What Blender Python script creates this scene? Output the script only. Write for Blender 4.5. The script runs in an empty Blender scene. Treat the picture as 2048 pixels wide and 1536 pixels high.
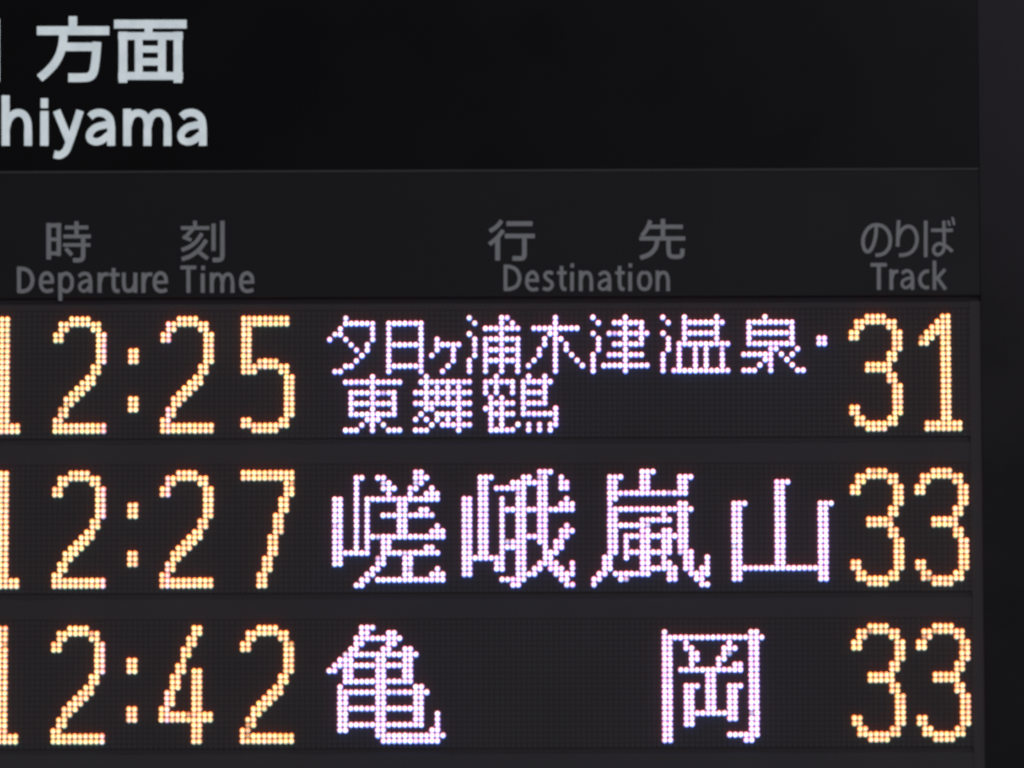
import bpy, math, random
import numpy as np
from mathutils import Matrix, Vector

random.seed(7)
rng = np.random.default_rng(11)
scene = bpy.context.scene
COL = scene.collection

# ------------------------------------------------------------------ camera
# Board space: X right, Y away from the viewer, Z up; LED columns u and rows v are
# PITCH apart, u = 30, v = 20 of the first display row is the origin of the fit.
PITCH = 0.006
RX, RY, RZ = -0.11730453, 0.00891249, -0.00216508
TVEC = np.array([-0.02330268, 0.04555246, math.exp(1.97010607)])
FPX = math.exp(9.46251324)            # focal length in pixels of a 2048 px wide frame
PERIOD = 28.854337                    # LED pitches from one display row to the next
cx, sx, cy, sy, cz, sz = (math.cos(RX), math.sin(RX), math.cos(RY), math.sin(RY), math.cos(RZ), math.sin(RZ))
R = (np.array([[cz, -sz, 0], [sz, cz, 0], [0, 0, 1]])
     @ np.array([[1, 0, 0], [0, cx, -sx], [0, sx, cx]])
     @ np.array([[cy, 0, sy], [0, 1, 0], [-sy, 0, cy]]))
def v2w(v): return np.array([v[0], v[2], -v[1]])          # (right, down, forward) -> (X, Y, Z)
CAM_REL = v2w(-R.T @ TVEC)
LIFT = 1.65 - CAM_REL[2]                                   # camera at eye height
CAM = CAM_REL + np.array([0, 0, LIFT])
right, down, fwd = v2w(R[0]), v2w(R[1]), v2w(R[2])
cam_data = bpy.data.cameras.new("camera")
cam_data.sensor_fit = 'HORIZONTAL'
cam_data.sensor_width = 36.0
cam_data.lens = 36.0 * FPX / 2048.0
cam_data.clip_start = 0.1
cam_data.clip_end = 200.0
cam_data.dof.use_dof = True
cam_data.dof.focus_distance = float(np.linalg.norm(CAM_REL)) + 0.38
cam_data.dof.aperture_fstop = 4.0
cam = bpy.data.objects.new("camera", cam_data)
M = Matrix(((right[0], -down[0], -fwd[0], CAM[0]),
            (right[1], -down[1], -fwd[1], CAM[1]),
            (right[2], -down[2], -fwd[2], CAM[2]), (0, 0, 0, 1)))
cam.matrix_world = M
COL.objects.link(cam)
scene.camera = cam

def px(x, y, Y=0.0):
    """photo pixel (2048 x 1536) -> (X, Z) on the board plane at depth Y"""
    d = right * ((x - 1024) / FPX) + down * ((y - 768) / FPX) + fwd
    t = (Y - CAM[1]) / d[1]
    p = CAM + d * t
    return p[0], p[2]

def uv(u, v, row):
    return (u - 30) * PITCH, LIFT - (v + row * PERIOD - 20) * PITCH

# ------------------------------------------------------------------ light
world = bpy.data.worlds.new("World")
scene.world = world
world.use_nodes = True
bg = world.node_tree.nodes["Background"]
bg.inputs[0].default_value = (1.0, 0.985, 1.045, 1)        # even dim light of the concourse
bg.inputs[1].default_value = 0.105

def area(name, loc, target, size, power, color):
    d = bpy.data.lights.new(name, 'AREA')
    d.shape = 'RECTANGLE'; d.size, d.size_y = size
    d.energy = power; d.color = color
    o = bpy.data.objects.new(name, d)
    o.location = loc
    o.rotation_euler = (Vector(target) - Vector(loc)).to_track_quat('-Z', 'Y').to_euler()
    COL.objects.link(o)
    return o
# ceiling light of the hall, behind and to the right of the viewer
area("ceiling_light", (2.9, -8.2, 5.2), (0.6, 0, LIFT), (2.2, 1.0), 48, (0.90, 0.83, 1.0))

vs = scene.view_settings
vs.view_transform = 'Standard'
vs.look = 'None'
vs.exposure = 0.0
vs.gamma = 1.0
vs.use_curve_mapping = False
scene.cycles.filter_width = 2.0
scene.cycles.max_bounces = 4

# ------------------------------------------------------------------ materials
def mat_surface(name, color, rough, spec, grain=0.08, bump=0.0, scale=900.0, metallic=0.0):
    m = bpy.data.materials.new(name); m.use_nodes = True
    nt = m.node_tree; b = nt.nodes["Principled BSDF"]
    b.inputs["Roughness"].default_value = rough
    b.inputs["Specular IOR Level"].default_value = spec
    b.inputs["Metallic"].default_value = metallic
    tc = nt.nodes.new("ShaderNodeTexCoord")
    n1 = nt.nodes.new("ShaderNodeTexNoise"); n1.inputs["Scale"].default_value = scale; n1.inputs["Detail"].default_value = 2
    n2 = nt.nodes.new("ShaderNodeTexNoise"); n2.inputs["Scale"].default_value = 9.0; n2.inputs["Detail"].default_value = 5
    nt.links.new(tc.outputs["Object"], n1.inputs["Vector"]); nt.links.new(tc.outputs["Object"], n2.inputs["Vector"])
    add = nt.nodes.new("ShaderNodeMath"); add.operation = 'ADD'
    nt.links.new(n1.outputs["Fac"], add.inputs[0]); nt.links.new(n2.outputs["Fac"], add.inputs[1])
    mr = nt.nodes.new("ShaderNodeMapRange")
    mr.inputs["From Min"].default_value = 0.6; mr.inputs["From Max"].default_value = 1.4
    mr.inputs["To Min"].default_value = 1 - grain; mr.inputs["To Max"].default_value = 1 + grain
    nt.links.new(add.outputs[0], mr.inputs["Value"])
    mx = nt.nodes.new("ShaderNodeVectorMath"); mx.operation = 'SCALE'
    mx.inputs[0].default_value = color
    nt.links.new(mr.outputs[0], mx.inputs["Scale"])
    nt.links.new(mx.outputs[0], b.inputs["Base Color"])
    mr2 = nt.nodes.new("ShaderNodeMapRange")
    mr2.inputs["From Min"].default_value = 0.3; mr2.inputs["From Max"].default_value = 0.7
    mr2.inputs["To Min"].default_value = max(0.02, rough - 0.06); mr2.inputs["To Max"].default_value = min(1, rough + 0.06)
    nt.links.new(n2.outputs["Fac"], mr2.inputs["Value"]); nt.links.new(mr2.outputs[0], b.inputs["Roughness"])
    if bump:
        bp = nt.nodes.new("ShaderNodeBump"); bp.inputs["Strength"].default_value = bump; bp.inputs["Distance"].default_value = 0.0004
        nt.links.new(n1.outputs["Fac"], bp.inputs["Height"]); nt.links.new(bp.outputs[0], b.inputs["Normal"])
    return m

M_SIGN = mat_surface("black_sign_acrylic", (0.004, 0.004, 0.005), 0.34, 0.25, 0.10)
M_CAPTION = mat_surface("caption_panel_paint", (0.025, 0.025, 0.027), 0.48, 0.38, 0.18, 0.10)
M_PLATE = mat_surface("led_mask_plate", (0.086, 0.081, 0.086), 0.75, 0.30, 0.16, 0.18)
M_BAR = mat_surface("divider_bar_paint", (0.106, 0.102, 0.108), 0.65, 0.32, 0.14, 0.12)
M_UNLIT = mat_surface("unlit_led_lens", (0.108, 0.105, 0.110), 0.55, 0.35, 0.2)
M_RAIL = mat_surface("rail_paint", (0.108, 0.102, 0.107), 0.60, 0.35, 0.08, 0.10)
M_TRIM = mat_surface("trim_lit_edge", (0.120, 0.123, 0.121), 0.6, 0.4, 0.12)  # lighter tone stands in for an edge catching light
M_FRAME = mat_surface("frame_gloss_paint", (0.013, 0.011, 0.014), 0.30, 0.37, 0.10, 0.05)
M_CAVITY = mat_surface("cabinet_inside", (0.05, 0.045, 0.048), 0.8, 0.2, 0.1)
M_GROOVE = mat_surface("groove_shade_lift", (0.13, 0.12, 0.125), 0.8, 0.2, 0.1)  # tone set to lift the shade inside the grooves
M_GROOVE2 = mat_surface("dark_groove_shade_lift", (0.10, 0.085, 0.10), 0.8, 0.2, 0.1)  # darker tone, lifts the shade in the caption gap
M_PRINT = mat_surface("pale_grey_print", (0.70, 0.74, 0.745), 0.65, 0.3, 0.10)

def mat_backlit():
    m = bpy.data.materials.new("backlit_lettering"); m.use_nodes = True
    nt = m.node_tree; nt.nodes.clear()
    out = nt.nodes.new("ShaderNodeOutputMaterial"); e = nt.nodes.new("ShaderNodeEmission")
    tc = nt.nodes.new("ShaderNodeTexCoord"); n = nt.nodes.new("ShaderNodeTexNoise"); n.inputs["Scale"].default_value = 60
    r = nt.nodes.new("ShaderNodeValToRGB")
    r.color_ramp.elements[0].position = 0.3; r.color_ramp.elements[0].color = (0.47, 0.535, 0.575, 1)
    r.color_ramp.elements[1].position = 0.7; r.color_ramp.elements[1].color = (0.55, 0.61, 0.645, 1)
    nt.links.new(tc.outputs["Object"], n.inputs["Vector"]); nt.links.new(n.outputs["Fac"], r.inputs[0])
    nt.links.new(r.outputs[0], e.inputs[0]); e.inputs[1].default_value = 1.0
    nt.links.new(e.outputs[0], out.inputs[0])
    return m
M_BACKLIT = mat_backlit()

def mat_led():
    m = bpy.data.materials.new("lit_led"); m.use_nodes = True
    nt = m.node_tree; nt.nodes.clear()
    out = nt.nodes.new("ShaderNodeOutputMaterial"); e = nt.nodes.new("ShaderNodeEmission")
    a = nt.nodes.new("ShaderNodeAttribute"); a.attribute_name = "glow"
    nt.links.new(a.outputs["Color"], e.inputs[0]); e.inputs[1].default_value = 1.0
    nt.links.new(e.outputs[0], out.inputs[0])
    return m
M_LED = mat_led()

# ------------------------------------------------------------------ helpers
def empty(name, loc, label, cat):
    o = bpy.data.objects.new(name, None); o.location = loc; o.empty_display_size = 0.05
    o["label"] = label; o["category"] = cat
    COL.objects.link(o)
    return o

def mesh_obj(name, verts, faces, mat, parent, smooth=False):
    me = bpy.data.meshes.new(name)
    wo = parent_origin(parent)
    me.from_pydata([(v[0] - wo[0], v[1] - wo[1], v[2] - wo[2]) for v in verts], [], faces)
    me.materials.append(mat)
    if smooth: me.polygons.foreach_set("use_smooth", [True] * len(me.polygons))
    me.update()
    o = bpy.data.objects.new(name, me)
    o.parent = parent
    COL.objects.link(o)
    return o

def parent_origin(o):
    p = Vector((0, 0, 0))
    while o is not None:
        p += o.location; o = o.parent
    return p

def box_data(x0, x1, y0, y1, z0, z1, bev=0.0):
    """box with a chamfer round its front (-Y) face"""
    b = bev
    v = [(x0, y1, z0), (x1, y1, z0), (x1, y1, z1), (x0, y1, z1),
         (x0, y0 + b, z0), (x1, y0 + b, z0), (x1, y0 + b, z1), (x0, y0 + b, z1)]
    f = [(0, 1, 2, 3), (1, 0, 4, 5), (2, 1, 5, 6), (3, 2, 6, 7), (0, 3, 7, 4)]
    if b:
        v += [(x0 + b, y0, z0 + b), (x1 - b, y0, z0 + b), (x1 - b, y0, z1 - b), (x0 + b, y0, z1 - b)]
        f += [(5, 4, 8, 9), (6, 5, 9, 10), (7, 6, 10, 11), (4, 7, 11, 8), (9, 8, 11, 10)]
    else:
        f += [(5, 4, 7, 6)]
    return v, f

def panel(name, x0, x1, y0, y1, z0, z1, mat, parent, bev=0.0006):
    v, f = box_data(x0, x1, y0, y1, z0, z1, bev)
    return mesh_obj(name, v, f, mat, parent)

# ------------------------------------------------------------------ the cabinet
XL = -0.98                                   # left end, out of the picture
XR = px(1966, 1100)[0]                       # right end of the display opening
X_SIGN_R = XR + 0.0001
Z_TRIM = px(1000, 343)[1]
Z_CAP_B = px(1000, 594)[1]                   # lower edge of the caption panel
Z_TOP = px(1000, -420)[1]
Z_BOT = uv(0, 25.5, 3)[1]
X_FR = XR + 0.20                             # outer edge of the side frame

board = empty("departure_board", ((XL + XR) / 2, 0.04, Z_BOT),
              "black station departure board with amber times, white destination names and track numbers in dots", "departure board")
sign = empty("direction_sign", ((XL + XR) / 2, 0.04, Z_TRIM),
             "black backlit direction sign with bluish white lettering on top of the departure board", "sign")

panel("cabinet", XL, XR + 0.002, 0.020, 0.14, Z_BOT - 0.004, Z_TRIM - 0.001, M_CAVITY, board, 0)
panel("side_frame", XR + 0.0002, X_FR, -0.0034, 0.14, Z_BOT - 0.02, Z_TOP, M_FRAME, board, 0.0003)

# sign box, its face and the thin strip under it
SIGN_Y = -0.003
sp = panel("sign_panel", XL, X_SIGN_R, SIGN_Y, 0.14, Z_TRIM + 0.0020, Z_TOP, M_SIGN, sign, 0.0002)
panel("trim_strip", XL, XR - 0.0005, -0.0040, 0.012, Z_TRIM - 0.0009, Z_TRIM + 0.0019, M_TRIM, sign, 0.0004)
CAP_Y = -0.0028
cp = panel("caption_panel", XL, XR, CAP_Y, 0.016, Z_CAP_B, Z_TRIM - 0.0010, M_CAPTION, board, 0.0003)
cp["label"] = "dark caption strip with dim grey column headings"

# ------------------------------------------------------------------ lettering as strokes
def smooth_path(pts, n=7):
    P = [np.array(p, float) for p in pts]
    P = [2 * P[0] - P[1]] + P + [2 * P[-1] - P[-2]]
    out = []
    for i in range(1, len(P) - 2):
        p0, p1, p2, p3 = P[i - 1:i + 3]
        for k in range(n):
            t = k / n
            out.append(0.5 * (2 * p1 + (p2 - p0) * t + (2 * p0 - 5 * p1 + 4 * p2 - p3) * t * t + (3 * p1 - p0 - 3 * p2 + p3) * t ** 3))
    out.append(P[-2])
    return out

def ribbon(pts, w, curved):
    P = smooth_path(pts) if curved and len(pts) > 2 else [np.array(p, float) for p in pts]
    L, Rr = [], []
    n = len(P)
    for i in range(n):
        a = P[i] - P[i - 1] if i else P[1] - P[0]
        b = P[i + 1] - P[i] if i < n - 1 else P[-1] - P[-2]
        a = a / np.linalg.norm(a); b = b / np.linalg.norm(b)
        na, nb = np.array([-a[1], a[0]]), np.array([-b[1], b[0]])
        m = na + nb; m /= np.linalg.norm(m)
        k = (w / 2) / max(0.55, float(m @ na))
        L.append(P[i] + m * k); Rr.append(P[i] - m * k)
    return L, Rr

def glyph(name, strokes, origin, scale, parent, mat, Y, default_w, shift=(0, 0), label=None):
    """strokes: (points, width or None, curved) in the coordinates of one enlarged view"""
    V, F = [], []
    TH = 0.0005
    for k, st in enumerate(strokes):
        pts, w, curved = st
        w = (w or default_w) * THIN
        L, Rr = ribbon([(p[0] + shift[0], p[1] + shift[1]) for p in pts], w, curved)
        y0 = Y - TH - 0.00003 * k
        base = len(V); n = len(L)
        for i, q in enumerate(L + Rr):
            x, z = px(origin[0] + q[0] / scale, origin[1] + q[1] / scale, Y)
            V.append((x, y0 - 0.000003 * (i % n), z))
        for q in L + Rr:
            x, z = px(origin[0] + q[0] / scale, origin[1] + q[1] / scale, Y)
            V.append((x, Y - 0.00002, z))
        for i in range(n - 1):
            a, b, c, d = base + i, base + i + 1, base + n + i + 1, base + n + i
            F.append((a, b, c, d))
            o = 2 * n
            F.append((b, a, a + o, b + o)); F.append((d, c, c + o, d + o))
        o = 2 * n
        F.append((base, base + n, base + n + o, base + o))
        F.append((base + 2 * n - 1, base + n - 1, base + n - 1 + o, base + 2 * n - 1 + o))
    ob = mesh_obj(name, V, F, mat, parent)
    if label: ob["label"] = label
    return ob

THIN = 0.86
S = lambda pts, w=None: (pts, w, False)
C = lambda pts, w=None: (pts, w, True)

# --- the backlit sign: view origin (0,0), 4.267 x
O1, K1 = (0, 0), 4.2667
glyph("character", [S([(-36, 160), (-36, 700)], 80), S([(-250, 130), (-250, 640)], 80), S([(-470, 160), (-470, 700)], 80),
                    S([(-510, 655), (-40, 655)], 78)], O1, K1, sp, M_BACKLIT, SIGN_Y, 80)
glyph("character", [S([(622, 140), (622, 262)], 82), S([(316, 262), (932, 262)], 86),
                    C([(540, 262), (538, 350), (515, 450), (468, 540), (400, 615), (338, 668)], 82),
                    S([(545, 400), (828, 400)], 82),
                    C([(828, 359), (822, 440), (812, 540), (795, 620), (762, 655), (700, 663), (584, 663)], 84)],
      O1, K1, sp, M_BACKLIT, SIGN_Y, 82)
glyph("character", [S([(974, 206), (1592, 206)], 84), S([(1268, 206), (1268, 308)], 78),
                    S([(1050, 272), (1050, 706)], 84), S([(1518, 272), (1518, 706)], 84),
                    S([(1010, 308), (1560, 308)], 74), S([(1010, 648), (1560, 648)], 76),
                    S([(1184, 308), (1184, 648)], 76), S([(1382, 308), (1382, 648)], 78),
                    S([(1184, 420), (1382, 420)], 66), S([(1184, 528), (1382, 528)], 72)],
      O1, K1, sp, M_BACKLIT, SIGN_Y, 80)
A1 = [C([(768, 998), (800, 972), (855, 962), (908, 980), (940, 1025), (949, 1090)], 74), S([(949, 1080), (949, 1243)], 76),
      C([(949, 1062), (880, 1070), (810, 1092), (766, 1142), (772, 1190), (815, 1210), (868, 1198), (930, 1150)], 70)]
glyph("letter", [S([(48, 815), (48, 1243)], 78), C([(48, 1110), (75, 1020), (120, 972), (172, 964), (215, 992), (237, 1050), (240, 1120)], 72),
                 S([(240, 1110), (240, 1243)], 76)], O1, K1, sp, M_BACKLIT, SIGN_Y, 78)
glyph("letter", [S([(379, 948), (379, 1243)], 80), S([(379, 840), (379, 922)], 72)], O1, K1, sp, M_BACKLIT, SIGN_Y, 80)
glyph("letter", [S([(484, 944), (596, 1218)], 76), C([(684, 944), (640, 1080), (590, 1222), (560, 1290), (510, 1324), (462, 1316)], 74)],
      O1, K1, sp, M_BACKLIT, SIGN_Y, 76)
glyph("letter", A1, O1, K1, sp, M_BACKLIT, SIGN_Y, 74)
glyph("letter", [S([(1086, 930), (1086, 1243)], 78), C([(1086, 1100), (1112, 1010), (1150, 970), (1200, 966), (1240, 995), (1257, 1050), (1258, 1110)], 70),
                 S([(1258, 1100), (1258, 1243)], 76), C([(1258, 1100), (1284, 1010), (1322, 970), (1372, 966), (1410, 995), (1429, 1050), (1430, 1110)], 70),
                 S([(1430, 1100), (1430, 1243)], 76)], O1, K1, sp, M_BACKLIT, SIGN_Y, 78)
glyph("letter", A1, O1, K1, sp, M_BACKLIT, SIGN_Y, 74, shift=(782, 0))

# --- column headings, first: view origin (0,420), 3.938 x
O2, K2 = (0, 420), 3.9385
def cap(name, strokes, O, K, w, shift=(0, 0)):
    return glyph(name, strokes, O, K, cp, M_PRINT, CAP_Y, w, shift)
cap("character", [S([(384, 103), (384, 390)], 42), S([(463, 103), (463, 362)], 40), S([(366, 122), (482, 122)], 38), S([(384, 232), (463, 232)], 34),
                  S([(384, 342), (463, 342)], 36), S([(512, 138), (695, 138)], 34), S([(603, 90), (603, 208)], 38), S([(500, 209), (715, 209)], 34),
                  S([(497, 276), (712, 276)], 32), C([(655, 215), (655, 330), (652, 378), (630, 395), (575, 396)], 40), S([(518, 303), (566, 356)], 36)], O2, K2, 38)
cap("character", [S([(1425, 142), (1650, 142)], 34), S([(1536, 85), (1536, 142)], 36), S([(1520, 150), (1462, 212)], 34), S([(1440, 210), (1508, 238)], 32),
                  C([(1592, 185), (1545, 250), (1490, 292), (1430, 316)], 36), C([(1626, 236), (1575, 305), (1510, 358), (1432, 390)], 38),
                  S([(1556, 322), (1636, 384)], 36), S([(1682, 108), (1682, 322)], 38),
                  C([(1752, 86), (1752, 300), (1750, 372), (1728, 393), (1675, 394)], 40)], O2, K2, 38)
D2 = [S([(150, 446), (150, 652)], 36), C([(140, 463), (195, 466), (238, 495), (256, 551), (240, 608), (198, 638), (140, 640)], 36)]
E2 = [C([(318, 570), (365, 569), (412, 568)], 28), C([(412, 580), (407, 530), (385, 502), (358, 499), (332, 520), (321, 568), (330, 615), (358, 638), (390, 638), (418, 628)], 34)]
P2 = [S([(475, 496), (475, 714)], 36), C([(475, 548), (498, 508), (532, 502), (560, 528), (568, 572), (558, 618), (530, 640), (500, 634), (478, 615)], 33)]
A2 = [C([(622, 524), (648, 504), (680, 502), (704, 520), (712, 562)], 32), S([(712, 555), (712, 652)], 36),
      C([(712, 556), (668, 563), (634, 584), (630, 618), (654, 638), (684, 630), (708, 600)], 29)]
R2 = [S([(785, 494), (785, 652)], 36), C([(787, 575), (800, 528), (824, 507), (855, 508)], 33)]
T2 = [C([(895, 458), (895, 540), (896, 600), (908, 634), (942, 640)], 35), S([(862, 509), (942, 509)], 30)]
U2 = [C([(976, 494), (976, 580), (986, 624), (1014, 638), (1044, 624), (1064, 585)], 34), S([(1066, 494), (1066, 652)], 36)]
I2 = [S([(1597, 500), (1597, 652)], 36), S([(1600, 440), (1600, 473)], 34)]
M2 = [S([(1669, 494), (1669, 652)], 36), C([(1669, 575), (1684, 525), (1712, 506), (1738, 520), (1751, 570), (1751, 600)], 31), S([(1751, 590), (1751, 652)], 34),
      C([(1751, 575), (1766, 525), (1794, 506), (1820, 520), (1832, 570), (1832, 600)], 31), S([(1832, 590), (1832, 652)], 35)]
for g, dx in [(D2, 0), (E2, 0), (P2, 0), (A2, 0), (R2, 0), (T2, 0), (U2, 0), (R2, 345), (E2, 897),
              ([S([(1422, 453), (1546, 453)], 33), S([(1484, 453), (1484, 652)], 36)], 0), (I2, 0), (M2, 0), (E2, 1577)]:
    cap("letter", g, O2, K2, 35, (dx, 0))
# --- second heading: view origin (940,420), 4.452 x
O3, K3 = (940, 420), 4.4522
cap("character", [C([(282, 96), (238, 148), (175, 190)], 44), C([(296, 180), (240, 250), (172, 306)], 44), S([(246, 245), (246, 450)], 50), S([(325, 122), (556, 122)], 48),
                  S([(310, 232), (577, 232)], 46), C([(484, 232), (484, 340), (482, 405), (462, 430), (378, 431)], 48)], O3, K3, 46)
cap("character", [C([(1606, 94), (1578, 165), (1530, 232)], 44), S([(1596, 150), (1895, 150)], 42), S([(1718, 80), (1718, 254)], 46), S([(1508, 254), (1916, 254)], 42),
                  C([(1668, 256), (1654, 330), (1602, 392), (1516, 428)], 46),
                  C([(1768, 256), (1768, 350), (1776, 400), (1805, 416), (1860, 416), (1886, 402), (1893, 345)], 44)], O3, K3, 44)
D3 = [S([(316, 486), (316, 722)], 38), C([(306, 505), (365, 508), (416, 538), (441, 605), (420, 672), (365, 702), (306, 705)], 38)]
E3 = [C([(503, 628), (560, 627), (600, 626)], 31), C([(600, 642), (594, 588), (568, 557), (545, 557), (518, 582), (506, 635), (518, 685), (548, 708), (580, 708), (606, 700)], 36)]
S3 = [C([(738, 568), (708, 555), (678, 563), (668, 592), (692, 620), (724, 645), (730, 678), (706, 704), (676, 706), (650, 696)], 35)]
T3 = [C([(815, 500), (815, 590), (816, 660), (828, 700), (858, 706)], 37), S([(776, 560), (860, 560)], 33)]
I3 = [S([(908, 552), (908, 722)], 38), S([(910, 476), (910, 512)], 36)]
N3 = [S([(986, 540), (986, 722)], 38), C([(986, 628), (1002, 578), (1035, 557), (1066, 572), (1079, 620), (1080, 655)], 35), S([(1080, 640), (1080, 722)], 37)]
A3 = [C([(1150, 580), (1180, 559), (1210, 558), (1234, 580), (1242, 625)], 34), S([(1242, 615), (1242, 722)], 38),
      C([(1242, 618), (1194, 627), (1157, 650), (1154, 688), (1180, 707), (1212, 698), (1238, 668)], 31)]
ON3 = [C([(1555, 556), (1590, 570), (1607, 630), (1590, 690), (1555, 706), (1519, 690), (1503, 630), (1519, 570), (1552, 556)], 36)]
for g, dx in [(D3, 0), (E3, 0), (S3, 0), (T3, 0), (I3, 0), (N3, 0), (A3, 0), (T3, 517), (I3, 518), (ON3, 0), (N3, 684)]:
    cap("letter", g, O3, K3, 37, (dx, 0))
# --- third heading: view origin (1680,420), 7.877 x
O4, K4 = (1680, 420), 7.877
cap("character", [C([(573, 250), (562, 400), (528, 540), (480, 632), (432, 658), (388, 622), (362, 530), (372, 420), (425, 315), (500, 252), (590, 236),
                     (690, 268), (762, 352), (792, 470), (772, 590), (710, 672), (640, 705), (558, 714)], 66)], O4, K4, 66)
cap("character", [C([(924, 162), (914, 360), (908, 578)], 66), C([(918, 430), (962, 330), (1022, 275), (1088, 260), (1152, 292), (1198, 370), (1212, 470), (1190, 572), (1135, 652), (1050, 700), (930, 716)], 64)], O4, K4, 64)
cap("character", [S([(1350, 168), (1350, 742)], 66), S([(1434, 320), (1776, 320)], 62), S([(1636, 170), (1642, 560)], 62),
                  C([(1642, 540), (1640, 600), (1610, 668), (1548, 706), (1492, 682), (1474, 620), (1502, 560), (1565, 532), (1640, 552), (1710, 600), (1772, 656)], 60),
                  S([(1702, 165), (1730, 252)], 42), S([(1770, 112), (1800, 238)], 42)], O4, K4, 62)
for g in ([S([(482, 864), (736, 864)], 66), S([(612, 864), (612, 1258)], 70)],
          [S([(808, 936), (808, 1258)], 68), C([(812, 1095), (834, 1010), (872, 972), (918, 968)], 62)],
          [C([(975, 1000), (1030, 962), (1080, 962), (1124, 998), (1140, 1070)], 60), S([(1141, 1060), (1141, 1258)], 66),
           C([(1141, 1066), (1060, 1080), (990, 1118), (980, 1182), (1022, 1224), (1080, 1210), (1135, 1150)], 54)],
          [C([(1402, 966), (1340, 972), (1282, 1022), (1259, 1100), (1282, 1178), (1338, 1222), (1402, 1220)], 64)],
          [S([(1488, 800), (1488, 1258)], 66), S([(1655, 935), (1518, 1088)], 60), S([(1530, 1066), (1664, 1254)], 64)]):
    cap("letter", g, O4, K4, 64)

# ------------------------------------------------------------------ LED characters (rows of lit columns)
def bits(txt):
    rows = {}
    for part in txt.split(";"):
        part = part.strip()
        if not part: continue
        rr, cc = part.split(":")
        r0, r1 = (list(map(int, rr.split("-"))) * 2)[:2] if "-" in rr else (int(rr), int(rr))
        cols = []
        for t in cc.split():
            if "-" in t:
                a, b = map(int, t.split("-")); cols += range(a, b + 1)
            else: cols.append(int(t))
        for r in range(r0, r1 + 1): rows.setdefault(r, []).extend(cols)
    return sorted({(c, r) for r, cs in rows.items() for c in cs})

DIGIT = {
 "1": "0:4 5;1:3-5;2:2-5;3:1-5;4:0-2 4 5;5:0 1 4 5;6-19:4 5;20-21:1-7",
 "2": "0:3-6;1:1-8;2:1 2 7 8;3-4:0 1 8 9;5-8:8 9;9-10:7 8;11:6 7;12:5-7;13:4-6;14:3-5;15:2-4;16:2 3;17-18:1 2;19:0 1;20-21:0-9",
 "3": "0:3-6;1:1-8;2:1 2 7 8;3-4:0 1 8 9;5-6:8 9;7-8:7 8;9-10:3-7;11-12:7 8;13-18:8 9;17-18:0 1;19:1 2 7 8;20:1-8;21:3-6",
 "4": "0-1:6 7;2-3:5 6;4-5:4 5;6:4;7:3 4;8:3 4 6 7;9-11:2 3 6 7;12-14:1 2 6 7;15:0 1 6 7;16-17:0-9;18-21:6 7",
 "5": "0-1:0-8;2-7:0 1;8:0 1 3-6;9:0-8;10:0-2 7 8;11-18:8 9;19:0 1 7 8;20:0-8;21:2-6",
 "7": "0-1:0-9;2-4:8 9;5-7:7 8;8-11:6 7;12-15:5 6;16-18:4 5;19-21:3 4",
 ":": "6-8:0 1;15-17:0 1",
}
SMALL = [  # first row, small destination characters, columns counted from the destination field
 "0:3;1:3-8;2:2 8;3:1 2 8;4:0 3 8;5:4 7;6:5 7;7:6;8:5;9:3 4;10:1 2",
 "1:11-17;2-4:11 17;5:11-17;6-8:11 17;9:11-17;10:11 17",
 "4:20;5:20-24;6:20 23;7:19 23;8:23;9:22;10:21",
 "0:26 32 33;1:27 32 34;2:29-35;3:26 32;4:27 29-35;5:27 29 32 35;6:27 29-35;7:27 29 32 35;8:26 29-35;9-10:26 29 32 35",
 "0-1:42;2:38-46;3:41 42;4:40 42 43;5:40 42 44;6:39 42 44;7:39 42 45;8:38 42 46;9:37 42 47;10:42",
 "0:49 55;1:50 53-58;2:55 58;3:49 52-59;4:50 55 58;5:50 53-58;6:50 55;7:49 52-58;8:49 55;9:49 51-59;10:49 55",
 "0:62 66 72;1:63 66-73;2:66 72;3:62 66-72;4:63 66 72;5:63 65-74;6:63 65 68 70 73;7-9:62 65 68 70 73;10:62 64-74",
 "0:81;1:78-86;2:78 86;3:78-86;4:78 86;5:78-86;6:82 83 87;7:77-82 84 86;8:81 82 85;9:80 82 86;10:77-79 82 87 88",
 "4-5:91 92",
 "11:8;12:3-13;13:8;14:4-12;15:4 8 12;16:4-12;17:4 8 12;18:4-12;19:7-9;20:6 8 10;21:3-5 8 11-13",
 "11:18;12:17-26;13:18 20 22 24;14:16-26;15:18 20 22 24;16:16-26;17:18 19 24;18:17 20-26;19:16 18 20 22 24;20:19 21-26;21:16-18 24",
 "11:31 37 40;12:29-34 36-41;13:29 31 34 36 40;14:29 31 34 36-40;15:30 32 36 40;16:30-34 36-40;17:29 30 32 36 42;18:30-34 36-42;19:30 32 42;20:30 32 35 37 39 41 42;21:30-34 37 39 41",
]
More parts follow.
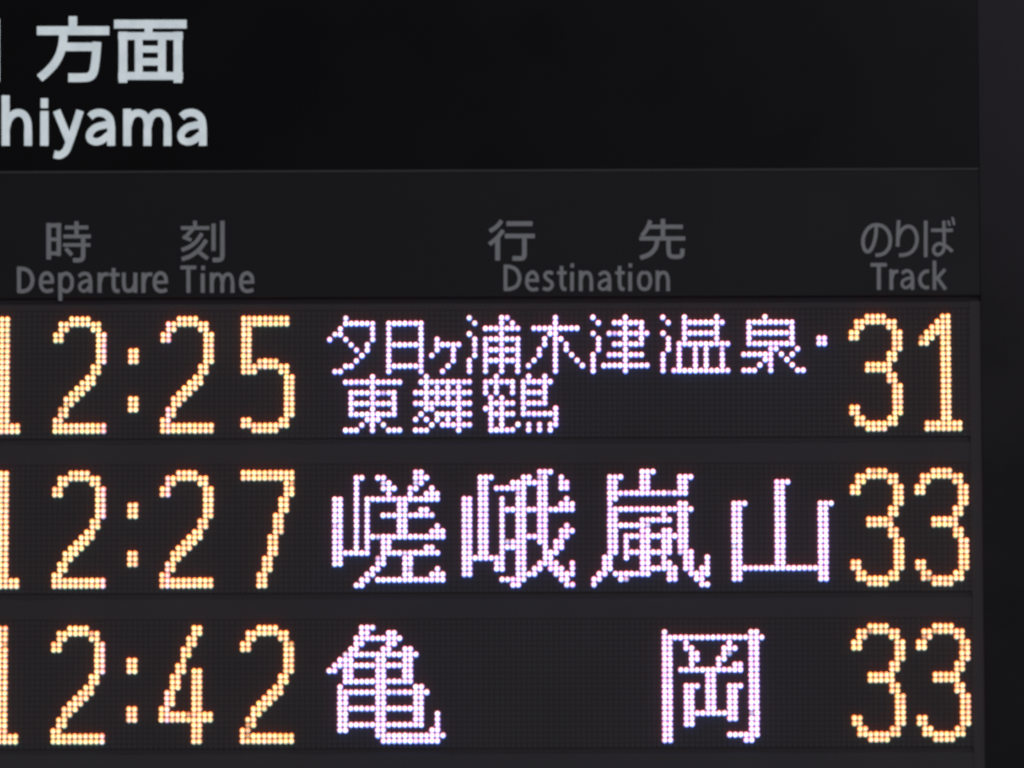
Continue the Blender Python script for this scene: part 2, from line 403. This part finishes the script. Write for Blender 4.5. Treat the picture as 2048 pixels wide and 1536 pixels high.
BIG2 = [
 (1, "0:15 16;1:4 5 8 9 15-17;2:4 9 10 15 16;3:4 9-11 14 15 18;4:4 10 14 17-19;5:0 1 4 6-19;6:0 1 4 6 12 13;7:0 1 4 6 12 13 16 17;8:0 1 4 6 9-18;9:0 1 4 6 12 13;"
     "10:0 1 4 6 12 13 19;11:0 1 4 6 12 13 18-20;12:0 1 4 6-20;13:0 1 4 6 9 10;14:0 1 4 6 9 10 17 18;15:0-6 9-19;16-17:0 1 8 9 13 14;18:7 8 13 14 19;19:6 7 13 14 18-20;20:5 6 8-20;21:4 5"),
 (25, "0:14-16;1:3-5 11 12 14 15 18;2:3 4 9-15 18 19;3:3 4 6-11 14 15 18 19;4:3 4 10 11 14 15;5:0 1 3 4 7 10 11 14 15 19;6:0 1 3 4 7 10 11 14 15 18-20;7:0 1 3 4 7-20;"
      "8-9:0 1 3 4 7 10 11 14 15;10:0 1 3 4 7 10 11 14 15 19;11:0 1 3 4 7 10 11 14 15 18-20;12:0 1 3 4 7 10-15 18 19;13:0 1 3 4 7-11 14 15 17 18;14:0 1 3 4 7-11 15 17 18;"
      "15:0 1 3 4 7 10 11 15-17;16:0-7 10 11 15 16;17:0 1 6 7 10 11 14-17 20;18:0 1 6 7 10 11 13 14 16-18 20;19:0 1 10-13 17-20;20:7-11 18 19;21:9 10 19 20"),
 (49, "0:9-11;1:3-5 9 10 16-18;2-3:3 4 9 10 16 17;4:3-17;5:3 4;6:3 16 17;7:3-18;8:3 4 13 16 17;9:3 4 9-14 16 17;10:3-10 16 17;11:3 4 9 10 13 14 16 17;12:3 4 6-17;"
      "13-14:3 4 6 9 10 13 14 16 17;15:3 4 6-14 16-18;16:2 3 6 9 10 13 17 18 21;17:2 3 9 10 13 14 17 18 21;18:2 3 9-15 17 18 20 21;19:1 2 4-10 14 15 18-21;20:0 1 5 6 14 15 19 20;21:0 20 21"),
 (75, "2:8-10;3-5:8 9;6:0-2 8 9 16-18;7-17:0 1 8 9 16 17;18:0-17;19-20:0 1 16 17"),
]
BIG3 = [
 (0, "0:6-8;1:6 7 11 12;2:5-13;3:5 6 11 12;4:4 5 10 11 14 15;5:3-16;6:2-4 9 10 14 15;7:1-15;8:0 1 3 4 9 10 14 15;9:3 4 9 10 14 15;10:3-15;11:2 9 10 16 17;12:2-18;"
     "13-14:2 3 9 10 16 17;15:2-17;16-17:2 3 9 10 16 17 20;18:2-17 20;19:2 3 9 10 19 20;20:9-21;21:10-20"),
 (62, "1:0 16 17;2:0-18;3:0 1 4 12 16 17;4:0 1 4 5 11-13 16 17;5:0 1 5 6 11 12 16 17;6:0 1 5 6 10 11 16 17;7:0 1 5 10 13 14 16 17;8:0 1 3-14 16 17;9-10:0 1 8 9 16 17;"
      "11:0 1 4-6 8 9 12-14 16 17;12-15:0 1 4 5 8 9 12 13 16 17;16:0 1 4-13 16 17;17:0 1 4 5 12 13 16 17;18:0 1 4 5 16 17;19:0 1 16 17;20:0 1 12-17;21:0 1 15 16"),
]
TIMES = [("1225", "31", (97, 110 - 0)), ("1227", "33", (97, 109)), ("1242", "33", (97, 109))]

# LED dome: three rings and a cap; brightness falls towards the rim and the red, green and blue
# fields are offset one above the other, so red leads at the top and blue at the bottom
SEG = 12
RINGS = [(0.0, 0.95), (0.38, 0.91), (0.66, 0.81), (0.86, 0.66), (1.0, 0.0)]
RAD, RADZ = 0.51, 0.545
dome_v, dome_f = [(0.0, -RINGS[0][1], 0.0)], []
for r, h in RINGS[1:]:
    for k in range(SEG):
        a = 2 * math.pi * k / SEG
        dome_v.append((math.cos(a) * r * RAD, -h, math.sin(a) * r * RADZ))
for k in range(SEG):
    dome_f.append((0, 1 + (k + 1) % SEG, 1 + k))
for j in range(len(RINGS) - 2):
    for k in range(SEG):
        a, b = 1 + j * SEG + k, 1 + j * SEG + (k + 1) % SEG
        dome_f.append((a, b, b + SEG, a + SEG))
dome_v = np.array(dome_v)
unit = dome_v[:, [0, 2]] / np.array([RAD, RADZ])

def fall(d, rad):
    return np.clip(1 - (d / rad) ** 2, 0, None) ** 1.3
OFFS = {"r": (-0.06, 0.20), "g": (0.0, -0.06), "b": (0.05, -0.20)}
RADS = {"amber": (1.16, 1.03, 1.00), "white": (1.16, 1.02, 1.12)}
AMP = {"amber": (3.35, 1.80, 0.98), "white": (3.0, 2.22, 3.3)}
MODULE = rng.normal(1, 0.03, (20, 3))
def led_colour(kind, pink, u):
    amp = np.array(AMP[kind]) * (rng.uniform(0.82, 1.15) if rng.random() > 0.015 else rng.uniform(0.35, 0.6)) * rng.normal(1, 0.07, 3).clip(0.8, 1.25)
    if pink: amp *= np.array([1.0, 0.90, 1.55])
    amp *= MODULE[(u + 106) // 16]
    c = np.empty((len(unit), 4)); c[:, 3] = 1
    for i, k in enumerate("rgb"):
        ox, oy = OFFS[k]
        c[:, i] = amp[i] * fall(np.hypot(unit[:, 0] - ox, unit[:, 1] - oy), RADS[kind][i])
    return c

LIT = {0: set(), 1: set(), 2: set(), 3: set()}
def led_mesh(name, cells, row, parent, mat, kind=None):
    V, F, Cc = [], [], []
    po = parent_origin(parent)
    for (u, v) in cells:
        x, z = uv(u, v, row)
        base = len(V)
        j = rng.normal(0, 0.012, 2) * PITCH
        for p in dome_v:
            V.append((x + p[0] * PITCH + j[0], p[1] * PITCH - 0.00001, z + p[2] * PITCH + j[1]))
        F += [tuple(base + i for i in f) for f in dome_f]
        Cc.append(led_colour(kind, u in (-42, -30) and kind == "amber", u))
        LIT[row].add((u, v))
    o = mesh_obj(name, V, F, mat, parent, smooth=True)
    at = o.data.color_attributes.new("glow", 'FLOAT_COLOR', 'POINT')
    at.data.foreach_set("color", np.concatenate(Cc).astype(np.float32).ravel())
    return o

# plates: one display module per row, a groove between them
U0, U1 = -100, 119
X_PL_R = px(1943, 1100)[0]
z_groove = [px(1000, y)[1] for y in (880.5, 1190.5, 1500.5)]
tops = [px(1000, 605)[1]] + [z - 0.0028 for z in z_groove]
bots = [z + 0.0028 for z in z_groove] + [Z_BOT]
row_text = ["12:25, two lines of small destination characters and track 31",
            "12:27, four large destination characters and track 33",
            "12:42, two widely spaced large destination characters and track 33", None]
panels = []
for i in range(4):
    p = panel("display_row", XL, X_PL_R, 0.0, 0.018, bots[i], tops[i], M_PLATE, board, 0.0008)
    p["label"] = "dot matrix row showing " + row_text[i] if row_text[i] else "dark bottom dot matrix row with nothing lit"
    panels.append(p)
    panel("divider_bar", XL, X_PL_R, -0.0007, 0.001, uv(0, -1.62, i)[1], tops[i] - 0.0009, M_BAR, p, 0.0004)
panel("rail", X_PL_R + 0.0001, XR + 0.0001, -0.0012, 0.018, Z_BOT, px(1000, 605)[1], M_RAIL, board, 0.0003)

panel("added_groove_strip", XL, XR, 0.0040, 0.019, tops[0] + 0.0001, Z_CAP_B - 0.0001, M_GROOVE2, board, 0)  # strip added behind the caption gap so its shade renders less black
for z in z_groove:
    panel("added_groove_strip", XL, X_PL_R, 0.0030, 0.019, z - 0.0027, z + 0.0027, M_GROOVE, board, 0)  # added behind each groove to keep its shade from going black
for row, (tm, tr, tu) in enumerate(TIMES):
    P = panels[row]
    for ch, u0 in zip(tm[:2] + ":" + tm[2:], (-65, -51, -37, -31, -16)):
        cells = [(c + u0, r) for c, r in bits(DIGIT[ch])]
        if ch == ":":
            led_mesh("colon_dot", [q for q in cells if q[1] < 12], row, P, M_LED, "amber")
            led_mesh("colon_dot", [q for q in cells if q[1] >= 12], row, P, M_LED, "amber")
        else:
            led_mesh("digit", cells, row, P, M_LED, "amber")
    for ch, u0 in zip(tr, tu):
        led_mesh("digit", [(c + u0, r) for c, r in bits(DIGIT[ch])], row, P, M_LED, "amber")
for g in SMALL:
    led_mesh("character", bits(g), 0, panels[0], M_LED, "white")
for row, big in ((1, BIG2), (2, BIG3)):
    for u0, g in big:
        led_mesh("character", [(c + u0, r) for c, r in bits(g)], row, panels[row], M_LED, "white")

# unlit lenses of every row, one mesh per display row
seg = 8
small_v = [(0, -0.05, 0)] + [(math.cos(2 * math.pi * k / seg) * 0.30, -0.042, math.sin(2 * math.pi * k / seg) * 0.30) for k in range(seg)] \
        + [(math.cos(2 * math.pi * k / seg) * 0.40, -0.001, math.sin(2 * math.pi * k / seg) * 0.40) for k in range(seg)]
small_f = [(0, 1 + (k + 1) % seg, 1 + k) for k in range(seg)] + [(1 + k, 1 + (k + 1) % seg, 1 + seg + (k + 1) % seg, 1 + seg + k) for k in range(seg)]
small_v = np.array(small_v) * PITCH
for row in range(4):
    cells = [(u, v) for v in range(-1, 23) for u in range(U0, U1 + 1) if (u, v) not in LIT[row]]
    cen = np.array([(uv(u, v, row)[0], 0.0, uv(u, v, row)[1]) for u, v in cells])
    V = (cen[:, None, :] + small_v[None]).reshape(-1, 3) - np.array(parent_origin(panels[row]))
    me = bpy.data.meshes.new("unlit_dots")
    nv = len(small_v)
    faces = [tuple(i * nv + k for k in f) for i in range(len(cells)) for f in small_f]
    me.from_pydata(V.tolist(), [], faces)
    me.materials.append(M_UNLIT)
    o = bpy.data.objects.new("unlit_dots", me)
    o["kind"] = "stuff"
    o.parent = panels[row]
    COL.objects.link(o)
print("lit leds", sum(len(s) for s in LIT.values()))
